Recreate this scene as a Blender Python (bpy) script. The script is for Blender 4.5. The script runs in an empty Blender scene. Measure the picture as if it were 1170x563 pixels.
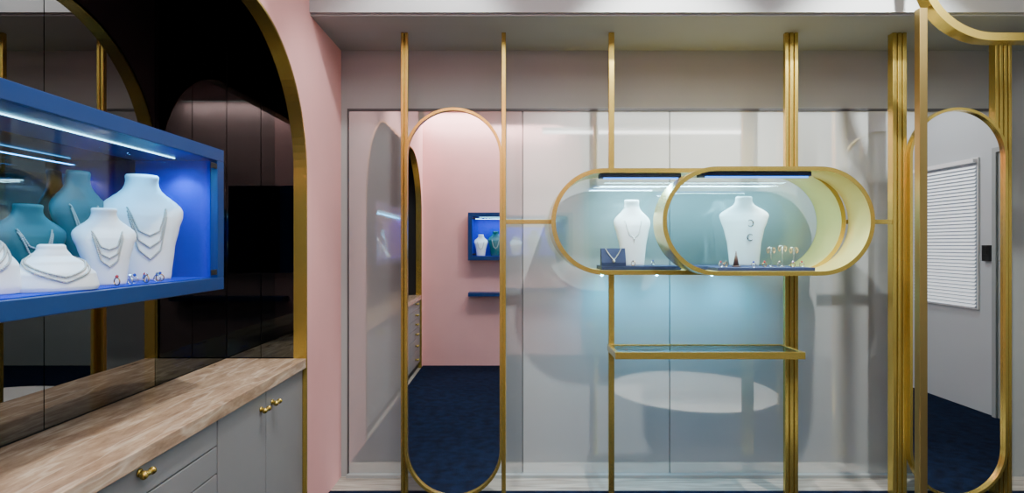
import bpy, bmesh, math, random
from mathutils import Vector, Matrix
random.seed(4)
S=bpy.context.scene
COL=S.collection
CH=1.5   # camera height
WL={}    # world location of roots

# ---------------------------------------------------------------- materials
def lin(c):
    c=c/255.0
    return c/12.92 if c<=0.04045 else ((c+0.055)/1.055)**2.4
def rgb(r,g,b): return (lin(r),lin(g),lin(b),1)
def mat(name,col,rough=0.5,metal=0.0,noise=0.0,nscale=8,bump=0.0,bscale=60,coat=0.0,emit=None,estr=0,spec=0.5):
    m=bpy.data.materials.new(name); m.use_nodes=True
    nt=m.node_tree; p=nt.nodes['Principled BSDF']
    p.inputs['Base Color'].default_value=col
    p.inputs['Roughness'].default_value=rough
    p.inputs['Metallic'].default_value=metal
    p.inputs['Coat Weight'].default_value=coat
    p.inputs['Specular IOR Level'].default_value=spec
    p.inputs['Coat Roughness'].default_value=0.04
    tc=nt.nodes.new('ShaderNodeTexCoord')
    if noise>0:
        n=nt.nodes.new('ShaderNodeTexNoise'); n.inputs['Scale'].default_value=nscale; n.inputs['Detail'].default_value=5
        r=nt.nodes.new('ShaderNodeValToRGB')
        a=[max(0,c*(1-noise)) for c in col[:3]]+[1]; b=[min(1,c*(1+noise)) for c in col[:3]]+[1]
        r.color_ramp.elements[0].color=a; r.color_ramp.elements[1].color=b
        r.color_ramp.elements[0].position=.3; r.color_ramp.elements[1].position=.7
        nt.links.new(tc.outputs['Object'],n.inputs['Vector'])
        nt.links.new(n.outputs['Fac'],r.inputs['Fac']); nt.links.new(r.outputs['Color'],p.inputs['Base Color'])
    if bump>0:
        n2=nt.nodes.new('ShaderNodeTexNoise'); n2.inputs['Scale'].default_value=bscale; n2.inputs['Detail'].default_value=3
        bp=nt.nodes.new('ShaderNodeBump'); bp.inputs['Strength'].default_value=bump; bp.inputs['Distance'].default_value=.01
        nt.links.new(tc.outputs['Object'],n2.inputs['Vector'])
        nt.links.new(n2.outputs['Fac'],bp.inputs['Height']); nt.links.new(bp.outputs['Normal'],p.inputs['Normal'])
    if emit:
        p.inputs['Emission Color'].default_value=emit; p.inputs['Emission Strength'].default_value=estr
    return m
def mirror_mat(name,col,rough=0.0):
    m=bpy.data.materials.new(name); m.use_nodes=True
    nt=m.node_tree; nt.nodes.remove(nt.nodes['Principled BSDF'])
    g=nt.nodes.new('ShaderNodeBsdfGlossy'); g.inputs['Color'].default_value=col; g.inputs['Roughness'].default_value=rough
    nt.links.new(g.outputs[0],nt.nodes['Material Output'].inputs[0]); return m
def glass_mat(name,tint,base=.035,k=.6):
    m=bpy.data.materials.new(name); m.use_nodes=True
    nt=m.node_tree; nt.nodes.remove(nt.nodes['Principled BSDF'])
    t=nt.nodes.new('ShaderNodeBsdfTransparent'); t.inputs[0].default_value=tint
    g=nt.nodes.new('ShaderNodeBsdfGlossy'); g.inputs['Roughness'].default_value=0.0
    lw=nt.nodes.new('ShaderNodeLayerWeight'); lw.inputs[0].default_value=.5
    pw=nt.nodes.new('ShaderNodeMath'); pw.operation='POWER'; pw.inputs[1].default_value=4
    ma=nt.nodes.new('ShaderNodeMath'); ma.operation='MULTIPLY_ADD'; ma.inputs[1].default_value=k; ma.inputs[2].default_value=base
    nt.links.new(lw.outputs['Facing'],pw.inputs[0]); nt.links.new(pw.outputs[0],ma.inputs[0])
    mx=nt.nodes.new('ShaderNodeMixShader')
    nt.links.new(ma.outputs[0],mx.inputs[0]); nt.links.new(t.outputs[0],mx.inputs[1]); nt.links.new(g.outputs[0],mx.inputs[2])
    nt.links.new(mx.outputs[0],nt.nodes['Material Output'].inputs[0]); return m
def panel_mat(name,col,refl=0.34):
    m=mat(name,col,0.4,noise=0.05,nscale=1.2)
    nt=m.node_tree; p=nt.nodes['Principled BSDF']
    g=nt.nodes.new('ShaderNodeBsdfGlossy'); g.inputs['Roughness'].default_value=0.04; g.inputs['Color'].default_value=(.93,.95,.94,1)
    mx=nt.nodes.new('ShaderNodeMixShader'); mx.inputs[0].default_value=refl
    nt.links.new(p.outputs[0],mx.inputs[1]); nt.links.new(g.outputs[0],mx.inputs[2])
    nt.links.new(mx.outputs[0],nt.nodes['Material Output'].inputs[0]); return m
def stone_mat(name):
    m=mat(name,rgb(165,140,120),0.12)
    nt=m.node_tree; p=nt.nodes['Principled BSDF']; tc=nt.nodes.new('ShaderNodeTexCoord')
    mp=nt.nodes.new('ShaderNodeMapping'); mp.inputs['Scale'].default_value=(9.0,2.6,9.0); mp.inputs['Rotation'].default_value=(0,0,.45)
    n=nt.nodes.new('ShaderNodeTexNoise'); n.inputs['Scale'].default_value=2.0; n.inputs['Detail'].default_value=12; n.inputs['Distortion'].default_value=.35; n.inputs['Roughness'].default_value=.7
    r=nt.nodes.new('ShaderNodeValToRGB'); e=r.color_ramp.elements
    e[0].position=.25; e[0].color=rgb(122,98,78); e[1].position=.78; e[1].color=rgb(226,208,184)
    a=e.new(.45); a.color=rgb(160,134,110); b=e.new(.6); b.color=rgb(184,160,134)
    mp2=nt.nodes.new('ShaderNodeMapping'); mp2.inputs['Scale'].default_value=(7,1.1,7); mp2.inputs['Rotation'].default_value=(0,0,.45)
    n2=nt.nodes.new('ShaderNodeTexNoise'); n2.inputs['Scale'].default_value=1.5; n2.inputs['Detail'].default_value=3; n2.inputs['Distortion'].default_value=.15
    sb=nt.nodes.new('ShaderNodeMath'); sb.operation='SUBTRACT'; sb.inputs[1].default_value=.5
    ab=nt.nodes.new('ShaderNodeMath'); ab.operation='ABSOLUTE'
    r2=nt.nodes.new('ShaderNodeValToRGB'); r2.color_ramp.elements[0].position=.0; r2.color_ramp.elements[0].color=(.35,.35,.35,1); r2.color_ramp.elements[1].position=.03; r2.color_ramp.elements[1].color=(0,0,0,1)
    mix=nt.nodes.new('ShaderNodeMixRGB'); mix.inputs[2].default_value=rgb(236,222,200)
    L=nt.links.new
    L(tc.outputs['Object'],mp.inputs[0]); L(mp.outputs[0],n.inputs['Vector']); L(tc.outputs['Object'],mp2.inputs[0]); L(mp2.outputs[0],n2.inputs['Vector'])
    L(n2.outputs['Fac'],sb.inputs[0]); L(sb.outputs[0],ab.inputs[0]); L(ab.outputs[0],r2.inputs[0])
    L(n.outputs['Fac'],r.inputs[0]); L(r2.outputs[0],mix.inputs[0]); L(r.outputs[0],mix.inputs[1])
    L(mix.outputs[0],p.inputs['Base Color'])
    return m
def plank_mat(name):
    m=mat(name,rgb(150,145,138),0.4)
    nt=m.node_tree; p=nt.nodes['Principled BSDF']; tc=nt.nodes.new('ShaderNodeTexCoord')
    mp=nt.nodes.new('ShaderNodeMapping'); mp.inputs['Scale'].default_value=(1.2,22,1)
    n=nt.nodes.new('ShaderNodeTexNoise'); n.inputs['Scale'].default_value=3; n.inputs['Detail'].default_value=6
    r=nt.nodes.new('ShaderNodeValToRGB'); e=r.color_ramp.elements
    e[0].position=.35; e[0].color=rgb(128,122,112); e[1].position=.65; e[1].color=rgb(178,172,160)
    nt.links.new(tc.outputs['Object'],mp.inputs[0]); nt.links.new(mp.outputs[0],n.inputs['Vector'])
    nt.links.new(n.outputs['Fac'],r.inputs[0]); nt.links.new(r.outputs[0],p.inputs['Base Color'])
    return m

M_PINK=mat('pink_plaster',rgb(234,174,172),0.7,noise=.03,nscale=3,bump=.03,bscale=90)
M_GREY=mat('grey_paint',rgb(150,156,154),0.6,noise=.04,nscale=2)
M_GREYC=mat('grey_ceiling_paint',rgb(145,151,150),0.7,noise=.03,nscale=2)
M_WHITE=mat('white_paint',rgb(222,222,222),0.6,noise=.02,nscale=2)
M_FASC=mat('light_grey_fascia_paint',rgb(160,164,164),0.6,noise=.02,nscale=2)
M_SIDE=mat('cool_grey_paint',rgb(178,184,188),0.6,noise=.02,nscale=2)
M_BRASS=mat('satin_brass',rgb(194,170,84),0.25,metal=.82,noise=.02,nscale=14)
M_BRASSD=mat('aged_brass',rgb(156,134,80),0.3,metal=.82,noise=.02,nscale=14)
M_BRASSL=mat('lit_satin_brass',rgb(214,192,112),0.35,metal=.55,noise=.02,nscale=14)  # lighter copy of the brass so the shell insides look lit
M_CARPET=mat('navy_carpet',rgb(8,22,46),0.95,noise=.55,nscale=14,bump=1.0,bscale=200,spec=.1)
M_PLANK=plank_mat('pale_wood_plank')
M_STONE=stone_mat('beige_marble')
M_CAB=mat('grey_lacquer',rgb(132,132,132),0.45,noise=.03,nscale=5)
M_DARK=mat('dark_panel',rgb(14,14,16),0.5,noise=.1)
M_BMIR=mirror_mat('smoked_mirror',(.24,.24,.24,1))
M_BMIR2=mirror_mat('dark_smoked_mirror',(.13,.15,.15,1))
M_MIR=mirror_mat('clear_mirror',(.86,.87,.88,1))
M_TMIR=mirror_mat('teal_tinted_mirror',(.03,.10,.18,1))
M_GLASS=glass_mat('clear_glass',(.985,.997,1,1),base=.02)
M_GLASSC=glass_mat('aqua_glass',(.95,.99,1,1),base=.04)
M_GLASSB=glass_mat('bluish_glass',(.62,.78,.9,1),base=.08)
M_BLUE=mat('blue_lacquer',rgb(0,46,104),0.35,noise=.04,nscale=6)
M_COBALT=mat('cobalt_lining',rgb(0,44,176),0.55,noise=.04,nscale=6,spec=.05)
M_NAVY=mat('navy_velvet',rgb(6,28,72),0.7,noise=.1,nscale=20)
M_BUST=mat('white_leatherette',rgb(232,236,238),0.45,noise=.02,nscale=30,bump=.05,bscale=200)
M_TEALB=mat('teal_leatherette',rgb(0,86,92),0.45,noise=.02,nscale=30)
M_PEARL=mat('pearl',rgb(190,186,176),0.2,noise=.03,nscale=40,coat=.6)
M_SILVER=mat('silver',rgb(225,225,225),0.15,metal=1,noise=.03,nscale=50)
M_GOLDJ=mat('gold_jewel',rgb(220,170,100),0.2,metal=1,noise=.05,nscale=50)
M_GEMR=mat('ruby_gem',rgb(190,50,60),0.1,noise=.1,nscale=50,coat=1)
M_GEMB=mat('blue_gem',rgb(30,60,170),0.1,noise=.1,nscale=50,coat=1)
M_WOODC=mat('brown_cone',rgb(70,45,38),0.4,noise=.2,nscale=40)
M_BLACK=mat('black_plastic',rgb(16,16,18),0.35,noise=.05)
M_TRACK=mat('dark_grey_track',rgb(70,72,74),0.5,noise=.05)
M_LED=mat('led_diffuser',rgb(220,240,255),0.5,emit=(.25,.75,1,1),estr=9,noise=.01)
M_LEDB=mat('blue_led_diffuser',rgb(60,120,255),0.5,emit=(.05,.3,1,1),estr=2.5,noise=.01)
M_LEDW=mat('white_led_diffuser',rgb(250,250,250),0.5,emit=(1,.98,.95,1),estr=5,noise=.01)
M_DISC=mat('pale_disc',rgb(236,234,228),0.9,noise=.05,nscale=30,bump=.4,bscale=200)
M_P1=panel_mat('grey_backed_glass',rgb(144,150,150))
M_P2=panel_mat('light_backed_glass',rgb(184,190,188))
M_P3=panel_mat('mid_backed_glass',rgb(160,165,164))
M_BLIND=mat('white_slats_glow',rgb(235,238,240),0.5,noise=.02,emit=(.85,.93,1,1),estr=.45)  # faint glow put in so the slats look lit
M_PANE=mat('window_pane_grey',rgb(160,168,176),0.2,noise=.03)

# ---------------------------------------------------------------- builders
def link(name,me,loc,parent=None,mats=(),smooth=False):
    o=bpy.data.objects.new(name,me); COL.objects.link(o)
    loc=Vector(loc)
    if parent is not None:
        o.parent=parent; o.location=loc-WL[parent.name]
    else: o.location=loc
    WL[o.name]=loc.copy()
    for m in mats: me.materials.append(m)
    if smooth:
        for p in me.polygons: p.use_smooth=True
    return o
def empty(name,loc,parent=None):
    o=bpy.data.objects.new(name,None); COL.objects.link(o); o.empty_display_size=.05
    o.location=Vector(loc)-(WL[parent.name] if parent else Vector((0,0,0)))
    if parent: o.parent=parent
    WL[o.name]=Vector(loc); return o
def tag(o,label,cat=None,group=None,kind=None):
    o['label']=label
    if cat: o['category']=cat
    if group: o['group']=group
    if kind: o['kind']=kind
    return o
def bm_box(bm,x0,x1,y0,y1,z0,z1):
    v=[bm.verts.new(p) for p in [(x0,y0,z0),(x1,y0,z0),(x1,y1,z0),(x0,y1,z0),(x0,y0,z1),(x1,y0,z1),(x1,y1,z1),(x0,y1,z1)]]
    for f in [(0,3,2,1),(4,5,6,7),(0,1,5,4),(1,2,6,5),(2,3,7,6),(3,0,4,7)]: bm.faces.new([v[i] for i in f])
def fin(bm,name,parent=None,mats=(),smooth=False,origin='c',bevel=0):
    bm.normal_update()
    xs=[v.co.x for v in bm.verts]; ys=[v.co.y for v in bm.verts]; zs=[v.co.z for v in bm.verts]
    c=Vector(((min(xs)+max(xs))/2,(min(ys)+max(ys))/2,(min(zs)+max(zs))/2))
    if origin=='b': c.z=min(zs)
    for v in bm.verts: v.co-=c
    bmesh.ops.recalc_face_normals(bm,faces=bm.faces[:])
    me=bpy.data.meshes.new(name); bm.to_mesh(me); bm.free()
    o=link(name,me,c,parent,mats,smooth)
    if bevel>0:
        b=o.modifiers.new('bevel','BEVEL'); b.width=bevel; b.segments=2; b.limit_method='ANGLE'
    return o
def box(name,x0,x1,y0,y1,z0,z1,m,parent=None,bevel=0):
    bm=bmesh.new(); bm_box(bm,x0,x1,y0,y1,z0,z1); return fin(bm,name,parent,[m],bevel=bevel)
def boxes(name,lst,m,parent=None,bevel=0):
    bm=bmesh.new()
    for b in lst: bm_box(bm,*b)
    return fin(bm,name,parent,[m],bevel=bevel)
def wallbox(name,*a,label=None):
    o=box(name,*a); o['kind']='structure'; o['label']=label or 'plain painted room surface'; return o
def stadium(x0,x1,z0,z1,n=32):
    w=x1-x0;h=z1-z0; pts=[]
    if w>=h:
        r=h/2; cz=(z0+z1)/2
        for i in range(n+1):
            a=-math.pi/2+math.pi*i/n; pts.append((x1-r+r*math.cos(a),cz+r*math.sin(a)))
        for i in range(n+1):
            a=math.pi/2+math.pi*i/n; pts.append((x0+r+r*math.cos(a),cz+r*math.sin(a)))
    else:
        r=w/2; cx=(x0+x1)/2
        for i in range(n+1):
            a=math.pi*i/n; pts.append((cx+r*math.cos(a),z1-r+r*math.sin(a)))
        for i in range(n+1):
            a=math.pi+math.pi*i/n; pts.append((cx+r*math.cos(a),z0+r+r*math.sin(a)))
    return pts
def ring(name,ext,t,y0,y1,m,parent=None,inner=None):
    x0,x1,z0,z1=ext
    po=stadium(x0,x1,z0,z1); pi=stadium(x0+t,x1-t,z0+t,z1-t); n=len(po)
    bm=bmesh.new()
    A=[bm.verts.new((p[0],y0,p[1])) for p in po]; B=[bm.verts.new((p[0],y0,p[1])) for p in pi]
    C=[bm.verts.new((p[0],y1,p[1])) for p in po]; D=[bm.verts.new((p[0],y1,p[1])) for p in pi]
    for i in range(n):
        j=(i+1)%n
        bm.faces.new([A[i],A[j],B[j],B[i]]); bm.faces.new([C[j],C[i],D[i],D[j]])
        f2=bm.faces.new([A[j],A[i],C[i],C[j]]); f=bm.faces.new([B[i],B[j],D[j],D[i]])
        f.smooth=True; f2.smooth=True
        if inner: f.material_index=1
    o=fin(bm,name,parent,[m]+([inner] if inner else []))
    o.data.set_sharp_from_angle(angle=math.radians(40))
    return o
def plate(name,ext,y0,y1,m,parent=None):
    pts=stadium(*ext); bm=bmesh.new()
    A=[bm.verts.new((p[0],y0,p[1])) for p in pts]; C=[bm.verts.new((p[0],y1,p[1])) for p in pts]
    n=len(pts); bm.faces.new(A[::-1]); bm.faces.new(C)
    for i in range(n):
        j=(i+1)%n; bm.faces.new([A[i],A[j],C[j],C[i]])
    return fin(bm,name,parent,[m])
def bm_cyl(bm,c,r,l,axis='Z',seg=20,r2=None):
    mt={'Z':Matrix(),'Y':Matrix.Rotation(math.pi/2,4,'X'),'X':Matrix.Rotation(math.pi/2,4,'Y')}[axis]
    bmesh.ops.create_cone(bm,cap_ends=True,segments=seg,radius1=r,radius2=r if r2 is None else r2,depth=l,matrix=Matrix.Translation(c)@mt)

# ---------------------------------------------------------------- room
XL=-1.108; XR=4.2; YB=3.69; YR=-.35; ZC=2.761; ZT=3.4; YF=3.13; XM=-1.54
wallbox('floor',XL-.6,XR+.1,YR-.1,YB+.1,-.1,0,M_PLANK,label='pale grey wood plank floor')
c=box('carpet',XL+.004,XR-.004,YR+.004,3.45,0.0,.012,M_CARPET); tag(c,'deep navy blue wall-to-wall carpet with soft pile','carpet',kind='stuff')
wallbox('wall_back',XL-.6,XR+.1,YB+.05,YB+.15,0,ZT,M_GREY)
wallbox('wall_back_header',XL,XR,YB,YB+.05,2.385,ZC,M_GREY,label='grey painted header above the sliding panels')
wallbox('wall_back_side',XL,-1.068,YB,YB+.05,0,2.385,M_GREY)
wallbox('wall_back_end',3.17,XR,YB,YB+.05,0,2.385,M_GREY)
wallbox('wall_right',XR,XR+.1,YR,YB+.05,0,ZT,M_SIDE,label='pale grey painted side wall')
wallbox('wall_rear',XL-.6,.95,YR-.1,YR,0,ZT,M_PINK,label='pale pink plaster wall')
wallbox('wall_rear_end',.95,XR+.1,YR-.1,YR,0,ZT,M_GREY)
wallbox('ceiling',XL-.6,XR+.1,YR-.1,YF,ZT,ZT+.1,M_WHITE,label='white upper ceiling')
wallbox('ceiling_soffit',XL,XR,YF,YB+.05,ZC,ZT,M_GREYC,label='dropped grey soffit ceiling over the glass panels')
wallbox('trim_1',XL,XR,YF-.02,YF,ZC+.012,ZT,M_FASC,label='light grey fascia board of the dropped soffit')

# left pink wall with arched opening
def arch_path(y0,y1,zc,zt,n=28,zb=0):
    r=zt-zc; p=[(y1,zb),(y1,zc)]
    for i in range(1,n+1):
        a=math.pi/2*i/n; p.append((y1-r+r*math.cos(a),zc+r*math.sin(a)))
    for i in range(0,n+1):
        a=math.pi/2+math.pi/2*i/n; p.append((y0+r+r*math.cos(a),zc+r*math.sin(a)))
    p.append((y0,zb)); return p
AY0,AY1,AZC,AZT=-.27,3.07,1.88,2.58
ap=arch_path(AY0,AY1,AZC,AZT)
XI=-1.17
bm=bmesh.new()
pts=[(YR,0),(YR,ZT),(YB+.05,ZT),(YB+.05,0)]+ap
f=bm.faces.new([bm.verts.new((XL,p[0],p[1])) for p in pts])
r=bmesh.ops.extrude_face_region(bm,geom=[f])
for v in [g for g in r['geom'] if isinstance(g,bmesh.types.BMVert)]: v.co.x=XI
bmesh.ops.triangulate(bm,faces=bm.faces[:])
o=fin(bm,'wall_left',None,[M_PINK]); o['kind']='structure'; o['label']='pale pink plaster wall with a rounded arch opening'
# brass arch lining
t=.012
ai=arch_path(AY0+t,AY1-t,AZC,AZT-t,zb=.0)
bm=bmesh.new(); n=len(ap)
xa,xb=XL+.004,XI-.004
A=[bm.verts.new((xa,p[0],p[1])) for p in ap];B=[bm.verts.new((xa,p[0],p[1])) for p in ai]
C=[bm.verts.new((xb,p[0],p[1])) for p in ap];D=[bm.verts.new((xb,p[0],p[1])) for p in ai]
for i in range(n-1):
    j=i+1
    for q in ([A[i],A[j],B[j],B[i]],[C[j],C[i],D[i],D[j]],[A[j],A[i],C[i],C[j]],[B[i],B[j],D[j],D[i]]): bm.faces.new(q)
bm.faces.new([A[0],B[0],D[0],C[0]]); bm.faces.new([A[-1],C[-1],D[-1],B[-1]])
o=fin(bm,'trim_2',None,[M_BRASS]); o['kind']='structure'; o['label']='brass lining strip around the arched niche'
# niche shell
NT=2.9
wallbox('wall_niche_back',XM-.06,XM-.012,YR,YB,0,NT,M_DARK,label='dark wall at the back of the niche')
wallbox('wall_niche_end',XM-.012,XI-.005,AY1+.012,AY1+.05,0,NT,M_DARK,label='dark end wall of the niche')
wallbox('wall_niche_start',XM-.012,XI-.005,YR,AY0-.012,0,NT,M_DARK,label='dark end wall of the niche')
wallbox('ceiling_niche',XM-.012,XI-.005,AY0-.012,AY1+.012,NT-.03,NT,M_DARK,label='dark top of the niche')
edges=[3.068,2.453,1.871,1.289,.707,.125,-.268]
for a,b in zip(edges[1:],edges[:-1]):
    o=box('mirror_panel',XM-.01,XM,a+.003,b-.001,.895,NT-.035,M_BMIR if b<3 else M_BMIR2)
    tag(o,'smoked black mirror panel lining the arched niche','mirror panel','smoked mirror panels of the niche')
for a,b in ((XM+.002,-1.357),(-1.353,XI-.006)):
    o=box('mirror_panel',a,b,AY1,AY1+.008,.895,NT-.035,M_BMIR2)
    tag(o,'narrow smoked black mirror panel on the niche end','mirror panel','smoked mirror panels of the niche')

# back sliding glass panels
px=lambda x,s:(x-585)/s
SB=176.0
xs=[398,597,765,1015,1143]
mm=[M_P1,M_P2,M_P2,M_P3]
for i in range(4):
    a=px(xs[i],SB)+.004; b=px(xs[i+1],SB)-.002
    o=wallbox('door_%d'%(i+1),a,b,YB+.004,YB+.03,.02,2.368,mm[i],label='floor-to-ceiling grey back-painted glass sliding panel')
o=boxes('trim_3',[(-1.068,3.17,YB-.004,YB+.04,2.37,2.385),(-1.068,-1.06,YB-.004,YB+.04,.02,2.37)],M_TRACK)
o['kind']='structure'; o['label']='dark track line framing the glass panels'
o=wallbox('baseboard_back',-1.068,3.17,YB-.03,YB+.04,0,.02,M_GREY,label='low floor track under the glass panels')
# right wall features : window with blind, door
o=boxes('window_1',[(XR-.02,XR-.001,.79,.80,.922,2.288),(XR-.02,XR-.001,1.58,1.588,.922,2.288),(XR-.02,XR-.001,.80,1.58,2.28,2.288),(XR-.02,XR-.001,.80,1.58,.922,.93),(XR-.006,XR-.001,.80,1.58,.93,2.28)],M_WHITE)
o.data.materials.append(M_PANE)
for p in o.data.polygons[-6:]: p.material_index=1
o['kind']='structure'; o['label']='window with a slim white frame'
bl=empty('window_blind',(XR-.03,1.19,.93)); tag(bl,'white horizontal slatted window blind, closed','blind')
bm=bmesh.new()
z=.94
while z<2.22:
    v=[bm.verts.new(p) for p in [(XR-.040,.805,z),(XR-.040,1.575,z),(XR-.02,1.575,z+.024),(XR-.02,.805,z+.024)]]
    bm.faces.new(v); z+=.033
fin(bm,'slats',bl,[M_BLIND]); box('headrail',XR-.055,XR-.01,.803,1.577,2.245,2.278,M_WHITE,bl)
o=boxes('door_5',[(XR-.02,XR-.001,1.80,2.6,.013,2.3)],M_GREY); o['kind']='structure'; o['label']='flat grey door'
o=boxes('trim_4',[(XR-.04,XR-.001,1.76,1.80,.013,2.34),(XR-.04,XR-.001,2.6,2.64,.013,2.34),(XR-.04,XR-.001,1.80,2.6,2.3,2.34)],M_GREYC); o['kind']='structure'; o['label']='grey door casing'
th=boxes('access_reader',[(XR-.03,XR-.0005,1.64,1.72,1.36,1.5),(XR-.034,XR-.03,1.655,1.705,1.42,1.49)],M_BLACK,bevel=.004); tag(th,'small black access reader on the white wall','access reader')
bm=bmesh.new(); bm_cyl(bm,(XR-.06,1.92,1.36),.01,.12,'Y'); bm_cyl(bm,(XR-.04,1.87,1.36),.009,.04,'X'); bm_cyl(bm,(XR-.024,1.87,1.36),.022,.008,'X')
o=fin(bm,'door_handle',None,[M_SILVER],True); tag(o,'steel lever handle on the grey door','door handle')
# unseen, added for the oval reflected in the panels: pale round rug
bm=bmesh.new(); bm_cyl(bm,(1.84,1.55,.019),.82,.014,'Z',64); o=fin(bm,'round_disc',None,[M_DISC],bevel=.003); tag(o,'round pale rug added for its oval reflection in the glass panels','disc')
# linear pendant lights (seen reflected in the glass panels)
for y,z,x0,x1 in ((.75,2.82,.35,2.7),(1.5,3.0,2.2,3.6)):
    r=empty('linear_pendant_light',((x0+x1)/2,y,z)); tag(r,'slim white linear light hung from the ceiling','ceiling light','slim linear ceiling lights')
    box('housing',x0,x1,y-.03,y+.03,z+.01,z+.05,M_WHITE,r,bevel=.003); box('diffuser',x0+.01,x1-.01,y-.025,y+.025,z-.02,z+.009,M_LEDW,r,bevel=.003)
    for xx in (x0+.2,x1-.2):
        bm=bmesh.new(); bm_cyl(bm,(xx,y,(z+.05+ZT)/2),.003,ZT-z-.05,'Z',8); fin(bm,'suspension_cable',r,[M_SILVER])

# ---------------------------------------------------------------- worktop and cabinets
WZ=.892
o=box('worktop',XM+.003,XL+.002,AY0+.014,AY1-.014,WZ-.052,WZ,M_STONE,bevel=.003); tag(o,'long beige-brown veined marble worktop over grey cabinets','worktop')
XF=-1.125; zt=WZ-.053
def pull(bm,x,y,z):
    bm_cyl(bm,(x+.028,y,z),.0085,.05,'Y',16)
    for d in (-.02,.02): bm_cyl(bm,(x+.028,y+d,z),.0115,.008,'Y',16)
    bm_cyl(bm,(x+.014,y,z),.007,.028,'X',14); bm_cyl(bm,(x+.003,y,z),.013,.005,'X',16)
def handle(x,y,z,parent):
    bm=bmesh.new(); pull(bm,x,y,z); o=fin(bm,'handle',parent,[M_BRASS],True); o['label']='small brass T-bar handle'; return o
def cab_root(y0,y1,lab):
    r=empty('cabinet',((XM+XF)/2,(y0+y1)/2,.013)); tag(r,lab,'cabinet','grey base cabinets under the marble worktop')
    box('body',XM+.003,XF-.02,y0+.001,y1-.001,.013,zt,M_DARK,r); return r
r=cab_root(2.173,3.056,'grey lacquered base cabinet with two doors and brass handles')
for y0,y1,hy in ((2.175,2.60,2.545),(2.604,3.054,2.665)):
    d=box('door',XF-.019,XF,y0+.001,y1-.001,.08,zt-.004,M_CAB,r,bevel=.0015); handle(XF,hy,.765,d)
for y0,y1 in ((1.30,2.171),(.43,1.298),(-.255,.428)):
    r=cab_root(y0,y1,'grey lacquered base cabinet with stacked drawers and brass pulls')
    zz=[zt-.002,.735,.63,.52,.40,.25,.08]
    for k in range(6):
        d=box('drawer',XF-.019,XF,y0+.003,y1-.003,zz[k+1]+.003,zz[k]-.003,M_CAB,r,bevel=.0015)
        handle(XF,(y0+y1)/2-.02,zz[k]-.024 if k==0 else (zz[k]+zz[k+1])/2,d)

# ---------------------------------------------------------------- busts
def interp(tab,t):
    for i in range(len(tab)-1):
        if tab[i][0]<=t<=tab[i+1][0]:
            u=(t-tab[i][0])/(tab[i+1][0]-tab[i][0]); u=u*u*(3-2*u)*.45+u*.55
            return [tab[i][k]+(tab[i+1][k]-tab[i][k])*u for k in (1,2,3)]
    return list(tab[-1][1:])
TALL=[(0,.60,.36,-.12),(.04,.62,.37,-.12),(.3,.72,.40,-.06),(.5,.87,.41,.01),(.60,.98,.40,.06),(.66,1.0,.37,.10),(.70,.96,.34,.13),(.74,.86,.32,.16),(.78,.72,.31,.18),(.82,.57,.30,.19),(.86,.46,.30,.20),(.90,.41,.30,.20),(.94,.39,.31,.19),(.965,.40,.32,.18),(.985,.41,.33,.18),(1,.37,.29,.18)]
FLARE=[(0,.58,.36,-.06),(.04,.60,.37,-.06),(.3,.67,.38,-.02),(.5,.79,.39,.03),(.64,.93,.36,.06),(.72,1.0,.30,.08),(.76,.95,.27,.10),(.80,.80,.27,.12),(.84,.60,.28,.13),(.88,.42,.28,.12),(.93,.34,.28,.10),(.985,.34,.28,.08),(1,.30,.26,.08)]
LOW=[(0,.96,.60,-.05),(.08,1.0,.62,-.05),(.35,.95,.58,.0),(.6,.70,.45,.12),(.75,.45,.34,.2),(.9,.33,.3,.22),(.97,.32,.28,.22),(1,.26,.22,.22)]
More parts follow.
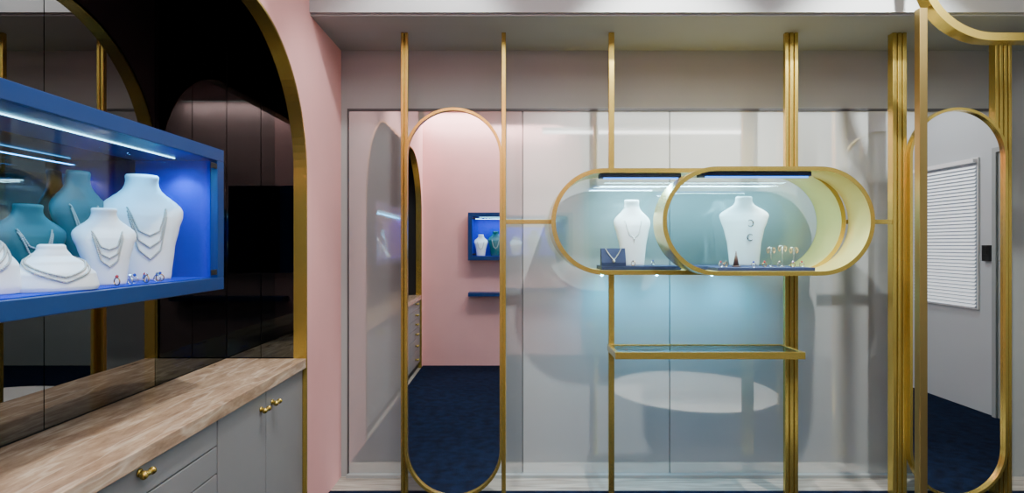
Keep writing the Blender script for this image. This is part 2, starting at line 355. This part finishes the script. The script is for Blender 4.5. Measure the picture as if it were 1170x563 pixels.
def bust(loc,H,W,rot,tab=TALL,m=M_BUST,label='white necklace bust',group=None,scale_d=1.0,beads=(.30,.80,.0045),strands=1,pend=False):
    bm=bmesh.new(); N=48; Kk=40; rings=[]
    for i in range(N+1):
        t=i/N; a,b,yc=interp(tab,t); a*=W/2; b*=W/2*scale_d; yc*=W/2
        rg=[]
        for k in range(Kk):
            th=2*math.pi*k/Kk
            yy=-b*math.cos(th)
            if yy>0: yy*=.6
            rg.append(bm.verts.new((a*math.sin(th),yc+yy,H*t)))
        rings.append(rg)
    for i in range(N):
        for k in range(Kk):
            j=(k+1)%Kk; bm.faces.new([rings[i][k],rings[i][j],rings[i+1][j],rings[i+1][k]])
    bm.faces.new(rings[0][::-1]); bm.faces.new(rings[-1])
    bmesh.ops.recalc_face_normals(bm,faces=bm.faces[:])
    me=bpy.data.meshes.new('necklace_bust'); bm.to_mesh(me); bm.free()
    o=link('necklace_bust',me,loc,None,[m],True); o.rotation_euler=(0,0,rot); tag(o,label,'bust',group)
    if beads:
        for s in range(strands):
            zf=beads[0]-.11*s; zb=beads[1]; rb=beads[2]
            bm=bmesh.new(); pts=[]
            M=600
            for i in range(M+1):
                th=2*math.pi*i/M
                t=zf+(zb-zf)*abs(math.sin(th/2))**1.1
                a,b,yc=interp(tab,t); a*=W/2;b*=W/2*scale_d;yc*=W/2
                hw=a*math.sin(th)
                lim=W*.5*(.20+.36*(t-zf)/(zb-zf)) if tab is not LOW else 9
                if abs(hw)>lim and t<.78: hw=math.copysign(lim,hw)
                yy=-b*math.sqrt(max(0,1-(hw/a)**2))*(1 if math.cos(th)>0 else -.6)
                pts.append(Vector((hw*(1+rb/a*.8),yc+yy+(-rb*.8 if yy<0 else rb*.8),H*t)))
            # even spacing along the path
            step=rb*1.7; out=[pts[0]]; cur=pts[0]; i=1
            while i<len(pts):
                d=(pts[i]-cur).length
                if d>=step: cur=cur+(pts[i]-cur)*(step/d); out.append(cur)
                else: i+=1
            for p in out:
                bmesh.ops.create_icosphere(bm,subdivisions=1,radius=rb,matrix=Matrix.Translation(p))
            if pend and s==0:
                p=pts[0]; bmesh.ops.create_icosphere(bm,subdivisions=2,radius=rb*2.2,matrix=Matrix.Translation(p+Vector((0,-rb*.6,-rb*2.6))))
                for q in range(1,5): bmesh.ops.create_icosphere(bm,subdivisions=1,radius=rb*.95,matrix=Matrix.Translation(p+Vector((0,-rb*.4,-rb*(3.4+q*1.6)))))
            me=bpy.data.meshes.new('pearl_necklace'); bm.to_mesh(me); bm.free()
            q=link('pearl_necklace',me,loc,None,[M_PEARL if not pend else M_SILVER],True); q.rotation_euler=(0,0,rot)
            tag(q,'string of pearls worn on a bust' if not pend else 'pendant necklace draped on a white bust','necklace')
    return o

# ---------------------------------------------------------------- blue wall display cases
def blue_case(loc,w,D,H,rot,lab,backmat,seam):
    r=empty('display_case',loc); tag(r,lab,'display case')
    T=.05
    X,Y,Z=loc
    boxes('body',[(X-w/2,X+w/2,Y-D,Y,Z,Z+T),(X-w/2,X+w/2,Y-D,Y,Z+H-T,Z+H),(X-w/2,X-w/2+T,Y-D,Y,Z+T,Z+H-T),(X+w/2-T,X+w/2,Y-D,Y,Z+T,Z+H-T)],M_BLUE,r,bevel=.002)
    boxes('lining',[(X-w/2+T,X+w/2-T,Y-D+.03,Y-.005,Z+T,Z+T+.003),(X+w/2-T-.003,X+w/2-T,Y-D+.03,Y-.005,Z+T+.004,Z+H-T),(X-w/2+T,X-w/2+T+.003,Y-D+.03,Y-.005,Z+T+.004,Z+H-T)],M_COBALT,r)
    box('back_panel',X-w/2+T,X+w/2-T,Y-.004,Y-.001,Z+T,Z+H-T,backmat,r)
    box('light_strip',X-w/2+T+.02,X+w/2-T-.08,Y-D+.127,Y-D+.131,Z+H-T-.004,Z+H-T-.001,M_LED,r)
    xm=X+seam
    for a,b in ((X-w/2+T+.001,xm-.0025),(xm+.0025,X+w/2-T-.001)):
        box('glass_door',a,b,Y-D+.008,Y-D+.013,Z+T+.001,Z+H-T-.001,M_GLASS,r)
    for zz in (Z+T+.012,Z+H-T-.034):
        box('hinge',X+w/2-T-.045,X+w/2-T-.002,Y-D+.001,Y-D+.007,zz,zz+.022,M_BLACK,r,bevel=.002)
    r.rotation_euler=(0,0,rot); return r
LY0,LY1=.60,2.37; cz=1.3175
blue_case((XM+.001,(LY0+LY1)/2,cz),LY1-LY0,.339,.5765,math.pi/2,'deep blue glass-fronted display case lit inside, full of necklaces',M_TMIR,.308)
blue_case((.1,YR+.003,cz),1.26,.20,.5765,math.pi,'deep blue glass-fronted display case on the pink wall',M_COBALT,0)
o=box('wall_shelf',-.53,.73,YR+.001,YR+.18,.88,.925,M_BLUE,bevel=.002); tag(o,'blue floating shelf on the pink wall','shelf')
FZ=cz+.05+.0035
G='busts inside the lit blue display case'
R_=math.radians
bust((-1.37,2.12,FZ),.392,.275,R_(50),scale_d=.9,group=G,label='large white necklace bust with long pearl strands',strands=3,beads=(.42,.80,.0038))
bust((-1.478,1.955,FZ),.385,.20,R_(72),m=M_TEALB,scale_d=.7,group=G,label='teal necklace bust standing behind the white ones',strands=2,beads=(.45,.80,.0036))
bust((-1.472,1.745,FZ),.255,.21,R_(72),m=M_TEALB,scale_d=.7,group=G,label='shorter teal necklace bust standing behind the white ones',strands=2,beads=(.45,.80,.0036))
bust((-1.325,1.855,FZ),.25,.18,R_(50),group=G,label='small white necklace bust with pearl strand',strands=3,beads=(.46,.80,.0033))
bust((-1.30,1.62,FZ),.132,.215,R_(62),tab=LOW,scale_d=.85,group=G,label='low white sloping necklace display with pearls',strands=2,beads=(.30,.86,.0036))
bust((-1.395,1.44,FZ),.215,.25,R_(62),tab=LOW,scale_d=.75,group=G,label='low white necklace display with pearls',strands=3,beads=(.36,.86,.004))
bust((-1.42,1.12,FZ),.30,.20,R_(65),group=G,label='white necklace bust with pearls',beads=(.40,.80,.0042))
FR=FZ
for x,h,w,m in ((-.38,.26,.17,M_BUST),(-.20,.30,.19,M_TEALB),(.05,.24,.17,M_BUST),(.3,.34,.2,M_TEALB)):
    bust((x,YR+.09,FR),h,w,math.pi,m=m,group='busts in the display case on the pink wall',label='small necklace bust in the blue case')

def ring_jewel(loc,m,gem,up=True,R=.012,lab='small gemstone ring standing on the case floor'):
    bm=bmesh.new()
    n=20;k=8
    vs=[]
    for i in range(n):
        a=2*math.pi*i/n; rr=[]
        for j in range(k):
            b=2*math.pi*j/k; rad=R+.002*math.cos(b)
            rr.append(bm.verts.new((rad*math.cos(a),.002*math.sin(b),R+.002+rad*math.sin(a))))
        vs.append(rr)
    for i in range(n):
        for j in range(k):
            bm.faces.new([vs[i][j],vs[(i+1)%n][j],vs[(i+1)%n][(j+1)%k],vs[i][(j+1)%k]])
    me=bpy.data.meshes.new('ring'); bm.to_mesh(me); bm.free()
    root=link('ring',me,loc,None,[m],True); tag(root,lab,'ring','small jewels laid out in the cases')
    bm=bmesh.new(); bmesh.ops.create_icosphere(bm,subdivisions=1,radius=.006,matrix=Matrix.Translation((0,0,0)))
    me=bpy.data.meshes.new('gemstone'); bm.to_mesh(me); bm.free()
    g=link('gemstone',me,Vector(loc)+Vector((0,0,2*R+.006)),root,[gem])
    root.rotation_euler=(0,0,random.uniform(-.6,.6)); return root
for i,(x,y) in enumerate([(-1.25,1.80),(-1.235,1.84),(-1.25,1.885),(-1.24,1.93),(-1.265,1.96),(-1.235,1.98),(-1.25,2.02)]):
    ring_jewel((x,y,FZ),M_SILVER if i%3 else M_GOLDJ,[M_GEMR,M_SILVER,M_GEMB,M_SILVER][i%4])

# ---------------------------------------------------------------- brass frame posts
SP=192.7; YP0,YP1=3.37,3.40; FZ0=.0125
def ribs(name,x0,x1,k,y0,y1,z0,z1,lab,m=M_BRASS,segs=None):
    w=(x1-x0); g=.006; rw=(w-g*(k-1))/k; L=[]
    for (a,b) in (segs or [(z0,z1)]):
        for i in range(k):
            xx=x0+i*(rw+g); L.append((xx,xx+rw,y0,y1-(0.006 if i%2 else 0),a,b))
        if k>1: L.append((x0+.003,x1-.003,y0+.016,y1-.008,a,b))
    o=boxes(name,L,m,bevel=.003); tag(o,lab,'post','brass uprights of the freestanding frame'); return o
P=lambda x,s=SP:(x-585)/s
AX0,AX1,AZ0,AZ1=.23,1.955,CH-.174,CH+.451
BX0,BX1,BZ0,BZ1=.826,1.992,CH-.168,CH+.432
ribs('brass_post',P(458),P(466),2,YP0,YP1,FZ0,ZC,'slim brass upright beside the tall oval mirror')
ribs('brass_post',P(573),P(578),1,YP0,YP1,FZ0,ZC,'slim brass upright beside the tall oval mirror')
for (a,b,k) in ((695.5,702,1),(897,912,3)):
    ribs('brass_post',P(a),P(b),k,YP0,YP1,AZ1+.001,ZC,'brass hanger post holding the oval display case from above')
    ribs('brass_post',P(a),P(b),k,YP0,YP1,FZ0,AZ0-.001,'brass support post standing below the oval display case')
ribs('brass_post',P(1020),P(1036),3,YP0,YP1+.02,FZ0,ZC,'wide ribbed brass upright cluster')
ribs('brass_post',P(1137),P(1156),4,YP0,YP1+.02,FZ0,ZC,'wide ribbed brass upright cluster beside the mirror')
for a,b in ((P(578)+.001,AX0),(BX1+.002,P(1020)-.001)):
    o=box('brass_rail',a,b,YP0+.004,YP0+.026,CH+.126,CH+.152,M_BRASS,bevel=.001); tag(o,'short horizontal brass rail joining display case and post','rail','short brass rails of the frame')

# tall oval mirrors
def tall_mirror(x0,x1,z0,z1,y0,lab):
    r=empty('oval_mirror',((x0+x1)/2,y0+.02,z0)); tag(r,lab,'mirror','tall oval mirrors in the brass frame')
    ring('frame',(x0,x1,z0,z1),.016,y0,y0+.040,M_BRASS,r)
    plate('mirror_glass',(x0+.0165,x1-.0165,z0+.0165,z1-.0165),y0+.018,y0+.026,M_MIR,r); return r
SM=650/3.329
tall_mirror(P(462,SM),P(574,SM),.0135,CH+.806,3.329,'tall stadium-shaped wall mirror in a slim brass frame')
tall_mirror(P(1040,SM),P(1152,SM),.0135,CH+.806,3.329,'tall stadium-shaped mirror in a slim brass frame reflecting a blind')

# near brass loop and upright
YN=2.9; SN=224.
ext=((1051-585)/SN,(1051-585)/SN+2.2,CH+320/SN-.385,CH+320/SN+.385)
r=empty('brass_loop_frame',(ext[0],YN,.012)); tag(r,'brass upright carrying a large rounded loop frame overhead','brass frame')
ring('loop',ext,.04,YN,YN+.07,M_BRASS,r)
box('upright',ext[0]+.006,ext[0]+.046,YN+.01,YN+.05,.0125,CH+272/SN,M_BRASSD,r,bevel=.002)

# ---------------------------------------------------------------- oval display case
r=empty('oval_display_case',((AX0+BX1)/2,3.35,AZ0)); tag(r,'double stadium-shaped brass display case with glass fronts and jewellery','display case')
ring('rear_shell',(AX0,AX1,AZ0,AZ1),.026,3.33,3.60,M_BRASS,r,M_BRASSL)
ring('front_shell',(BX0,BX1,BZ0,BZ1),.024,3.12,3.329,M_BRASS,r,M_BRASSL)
plate('front_glass',(AX0+.027,AX1-.027,AZ0+.027,AZ1-.027),3.338,3.342,M_GLASSC,r)
plate('front_glass',(BX0+.025,BX1-.025,BZ0+.025,BZ1-.025),3.13,3.134,M_GLASS,r)
plate('back_glass',(AX0+.027,AX1-.027,AZ0+.027,AZ1-.027),3.588,3.592,M_GLASSC,r)
bf=AZ0+.0265
box('base_board',.53,1.0,3.36,3.57,bf,bf+.024,M_NAVY,r,bevel=.003)
box('base_board',1.05,1.66,3.36,3.57,bf,bf+.024,M_NAVY,r,bevel=.003)
box('base_board',1.14,1.68,3.15,3.32,BZ0+.0245,BZ0+.044,M_NAVY,r,bevel=.003)
BZF=bf+.0243; BZF2=BZ0+.0444
for x0,x1,y0,y1,z in ((.52,1.0,3.36,3.44,AZ1-.027),(1.05,1.66,3.15,3.24,BZ1-.025)):
    box('light_bar',x0,x1,y0,y1,z-.024,z,M_NAVY,r,bevel=.003)
    box('light_strip',x0+.02,x1-.02,y0-.003,y0+.006,z-.034,z-.025,M_LEDB,r)
# glass shelf
sr=empty('glass_shelf',(1.08,3.25,.88)); tag(sr,'brass framed glass shelf fixed to the posts','shelf')
sx0,sx1,sy0,sy1=.563,1.60,3.10,3.366; sz0,sz1=CH-.622,CH-.584
boxes('frame',[(sx0,sx1,sy0,sy0+.02,sz0,sz1),(sx0,sx1,sy1-.02,sy1,sz0,sz1),(sx0,sx0+.02,sy0+.02,sy1-.02,sz0,sz1),(sx1-.02,sx1,sy0+.02,sy1-.02,sz0,sz1)],M_BRASS,sr,bevel=.001)
box('glass_top',sx0+.0205,sx1-.0205,sy0+.0205,sy1-.0205,sz1-.012,sz1-.004,M_GLASSB,sr)

# display contents
G2='busts inside the oval brass display case'
bust((.735,3.475,BZF),.40,.225,0,group=G2,label='white necklace bust with a pendant chain',beads=(.42,.80,.003),pend=True)
bust((1.415,3.47,BZF),.42,.285,math.radians(-16),tab=FLARE,scale_d=.85,group=G2,label='wide flared white necklace bust with brooches',beads=None)
# pendant easel box
bm=bmesh.new()
x0,x1=.53,.675; zb=BZF
v=[bm.verts.new(p) for p in [(x0,3.362,zb),(x1,3.362,zb),(x1,3.362,zb+.02),(x0,3.362,zb+.02),(x1,3.39,zb+.105),(x0,3.39,zb+.105),(x1,3.41,zb+.105),(x0,3.41,zb+.105),(x1,3.425,zb),(x0,3.425,zb)]]
for f in [(0,1,2,3),(3,2,4,5),(5,4,6,7),(7,6,8,9),(9,8,1,0),(0,3,5,7,9),(1,8,6,4,2)]: bm.faces.new([v[i] for i in f])
o=fin(bm,'pendant_stand',None,[M_NAVY],bevel=.002); tag(o,'navy velvet easel stand holding a pendant','jewellery stand')
bm=bmesh.new()
for i in range(31):
    u=(i-15)/15; zz=zb+.10-.062*(1-abs(u)**1.3); xx=(x0+x1)/2+u*.045; yy=3.362+(zz-zb-.02)/.085*.028-.004
    bmesh.ops.create_icosphere(bm,subdivisions=1,radius=.0034,matrix=Matrix.Translation((xx,yy,zz)))
bmesh.ops.create_icosphere(bm,subdivisions=2,radius=.009,matrix=Matrix.Translation(((x0+x1)/2,3.360,zb+.030)))
o=fin(bm,'pendant_necklace',None,[M_PEARL],True); tag(o,'silver chain pendant on the navy stand','necklace')
# crescent brooches on wide bust
M_DARKJ=mat('dark_silver',rgb(120,120,125),0.25,metal=1,noise=.1,nscale=50)
for zz,fl in ((.255,1),(.170,-1)):
    bm=bmesh.new()
    for i in range(21):
        a=math.radians(-130+260*i/20)*1.0
        rr=.0026+.0028*math.cos((i-10)/10*1.4)
        bmesh.ops.create_icosphere(bm,subdivisions=1,radius=rr,matrix=Matrix.Translation((1.43+fl*.017*math.cos(a),3.412,BZF+zz+.019*math.sin(a))))
    o=fin(bm,'brooch',None,[M_DARKJ],True); tag(o,'silver crescent brooch pinned on the white bust','brooch','brooches on the wide bust')
# ring cone
bm=bmesh.new(); bm_cyl(bm,(1.28,3.25,BZF2+.045),.018,.09,'Z',20,.003); bm_cyl(bm,(1.28,3.25,BZF2+.003),.024,.006,'Z',20)
o=fin(bm,'ring_cone',None,[M_WOODC],True); tag(o,'dark brown ring cone on the navy board','ring stand')
# earring stands
for x,h in ((1.475,.11),(1.54,.12),(1.605,.11)):
    rr=empty('earring_stand',(x,3.24,BZF2)); tag(rr,'tiny silver stand with dangling earrings','earring stand','earring stands on the navy board')
    bm=bmesh.new(); bm_cyl(bm,(x,3.24,BZF2+.002),.012,.004,'Z',20); bm_cyl(bm,(x,3.24,BZF2+h/2),.0012,h,'Z',8); bm_cyl(bm,(x,3.24,BZF2+h),.0012,.04,'X',8)
    fin(bm,'stand',rr,[M_SILVER],True)
    for d in (-.017,.017):
        bm=bmesh.new()
        for i in range(16):
            a=2*math.pi*i/16; bmesh.ops.create_icosphere(bm,subdivisions=1,radius=.0024,matrix=Matrix.Translation((x+d+.007*math.cos(a),3.24,BZF2+h-.016+.011*math.sin(a))))
        bmesh.ops.create_icosphere(bm,subdivisions=1,radius=.004,matrix=Matrix.Translation((x+d,3.24,BZF2+h-.030)))
        fin(bm,'earring',rr,[M_GOLDJ],True)
for i,(x,y,z) in enumerate([(1.17,3.19,BZF2),(1.21,3.22,BZF2),(1.35,3.18,BZF2),(1.42,3.20,BZF2),(1.50,3.19,BZF2),(1.57,3.18,BZF2),(1.63,3.2,BZF2),(.72,3.38,BZF),(.84,3.39,BZF)]):
    ring_jewel((x,y,z),M_GOLDJ if i%2 else M_SILVER,[M_GEMR,M_SILVER,M_GEMB][i%3])

# ---------------------------------------------------------------- lights
def area(loc,rot,sx,sy,e,col=(1,1,1)):
    l=bpy.data.lights.new('area_light','AREA'); l.shape='RECTANGLE'; l.size=sx; l.size_y=sy; l.energy=e; l.color=col
    o=bpy.data.objects.new('area_light',l); COL.objects.link(o); o.location=loc; o.rotation_euler=rot; return o
def spot(loc,tgt,e,ang=70,blend=.5,size=.03,col=(1,1,1)):
    l=bpy.data.lights.new('spot_light','SPOT'); l.energy=e; l.spot_size=math.radians(ang); l.spot_blend=blend; l.shadow_soft_size=size; l.color=col
    o=bpy.data.objects.new('spot_light',l); COL.objects.link(o); o.location=loc
    o.rotation_euler=(Vector(tgt)-Vector(loc)).to_track_quat('-Z','Y').to_euler(); return o
area((1.6,1.5,3.37),(0,0,0),3.6,1.4,52,(.99,1,.99))
area((-.3,1.2,3.37),(0,0,0),1.0,1.8,34,(1,.99,.97))
spot((.80,2.35,3.3),(.9,3.6,1.2),330,80,.6,.03,(1,1,.98))
spot((2.05,2.35,3.3),(1.9,3.6,1.2),330,80,.6,.03,(1,1,.98))
spot((-.3,2.5,3.3),(-.7,3.6,1.4),90,80,.6,.05)
spot((-.5,1.9,3.35),(-1.3,2.2,.9),190,70,.5,.04,(1,.97,.92))
spot((.7,1.6,3.3),(-.35,-.35,1.5),70,70,.5,.03,(1,.97,.93))
spot((3.2,1.2,3.3),(4.2,1.3,1.6),70,90,.6,.1)
area((-.2,-.26,3.12),(math.radians(-14),0,0),1.7,.05,38,(1,.98,.96))
# LED lights in cases
area((-1.33,(LY0+LY1)/2-.03,cz+.50),(0,0,0),.02,1.6,8,(.08,.55,1))
spot((-1.33,2.24,cz+.505),(-1.34,2.25,cz),5,120,.6,.01,(.1,.6,1))
area((.1,YR+.12,cz+.50),(0,0,0),1.1,.02,7,(.3,.7,1))
area((.76,3.42,AZ1-.07),(0,0,0),.44,.03,4.5,(.50,.88,1))
area((1.35,3.2,BZ1-.07),(0,0,0),.56,.03,5.5,(.50,.88,1))
area((1.2,3.50,AZ1-.05),(0,0,0),1.2,.06,14,(.40,.86,1))
area((1.55,3.35,BZ1-.09),(0,math.radians(-40),0),.1,.1,2.0,(1,.93,.75))
# cool wash of the glass panels below the case
for xx in (.62,1.0,1.38):
    spot((xx,3.46,AZ0-.03),(xx,3.69,AZ0-.50),13,150,1,.01,(.08,.62,1))

w=bpy.data.worlds.new('World'); S.world=w; w.use_nodes=True
w.node_tree.nodes['Background'].inputs[0].default_value=(.8,.85,.9,1); w.node_tree.nodes['Background'].inputs[1].default_value=.3

cam=bpy.data.cameras.new('Camera'); cam.lens=20; cam.sensor_width=36; cam.clip_start=.02
co=bpy.data.objects.new('Camera',cam); COL.objects.link(co); co.location=(0,0,CH); co.rotation_euler=(math.pi/2,0,0)
cam.shift_y=-1.5/1170
S.camera=co
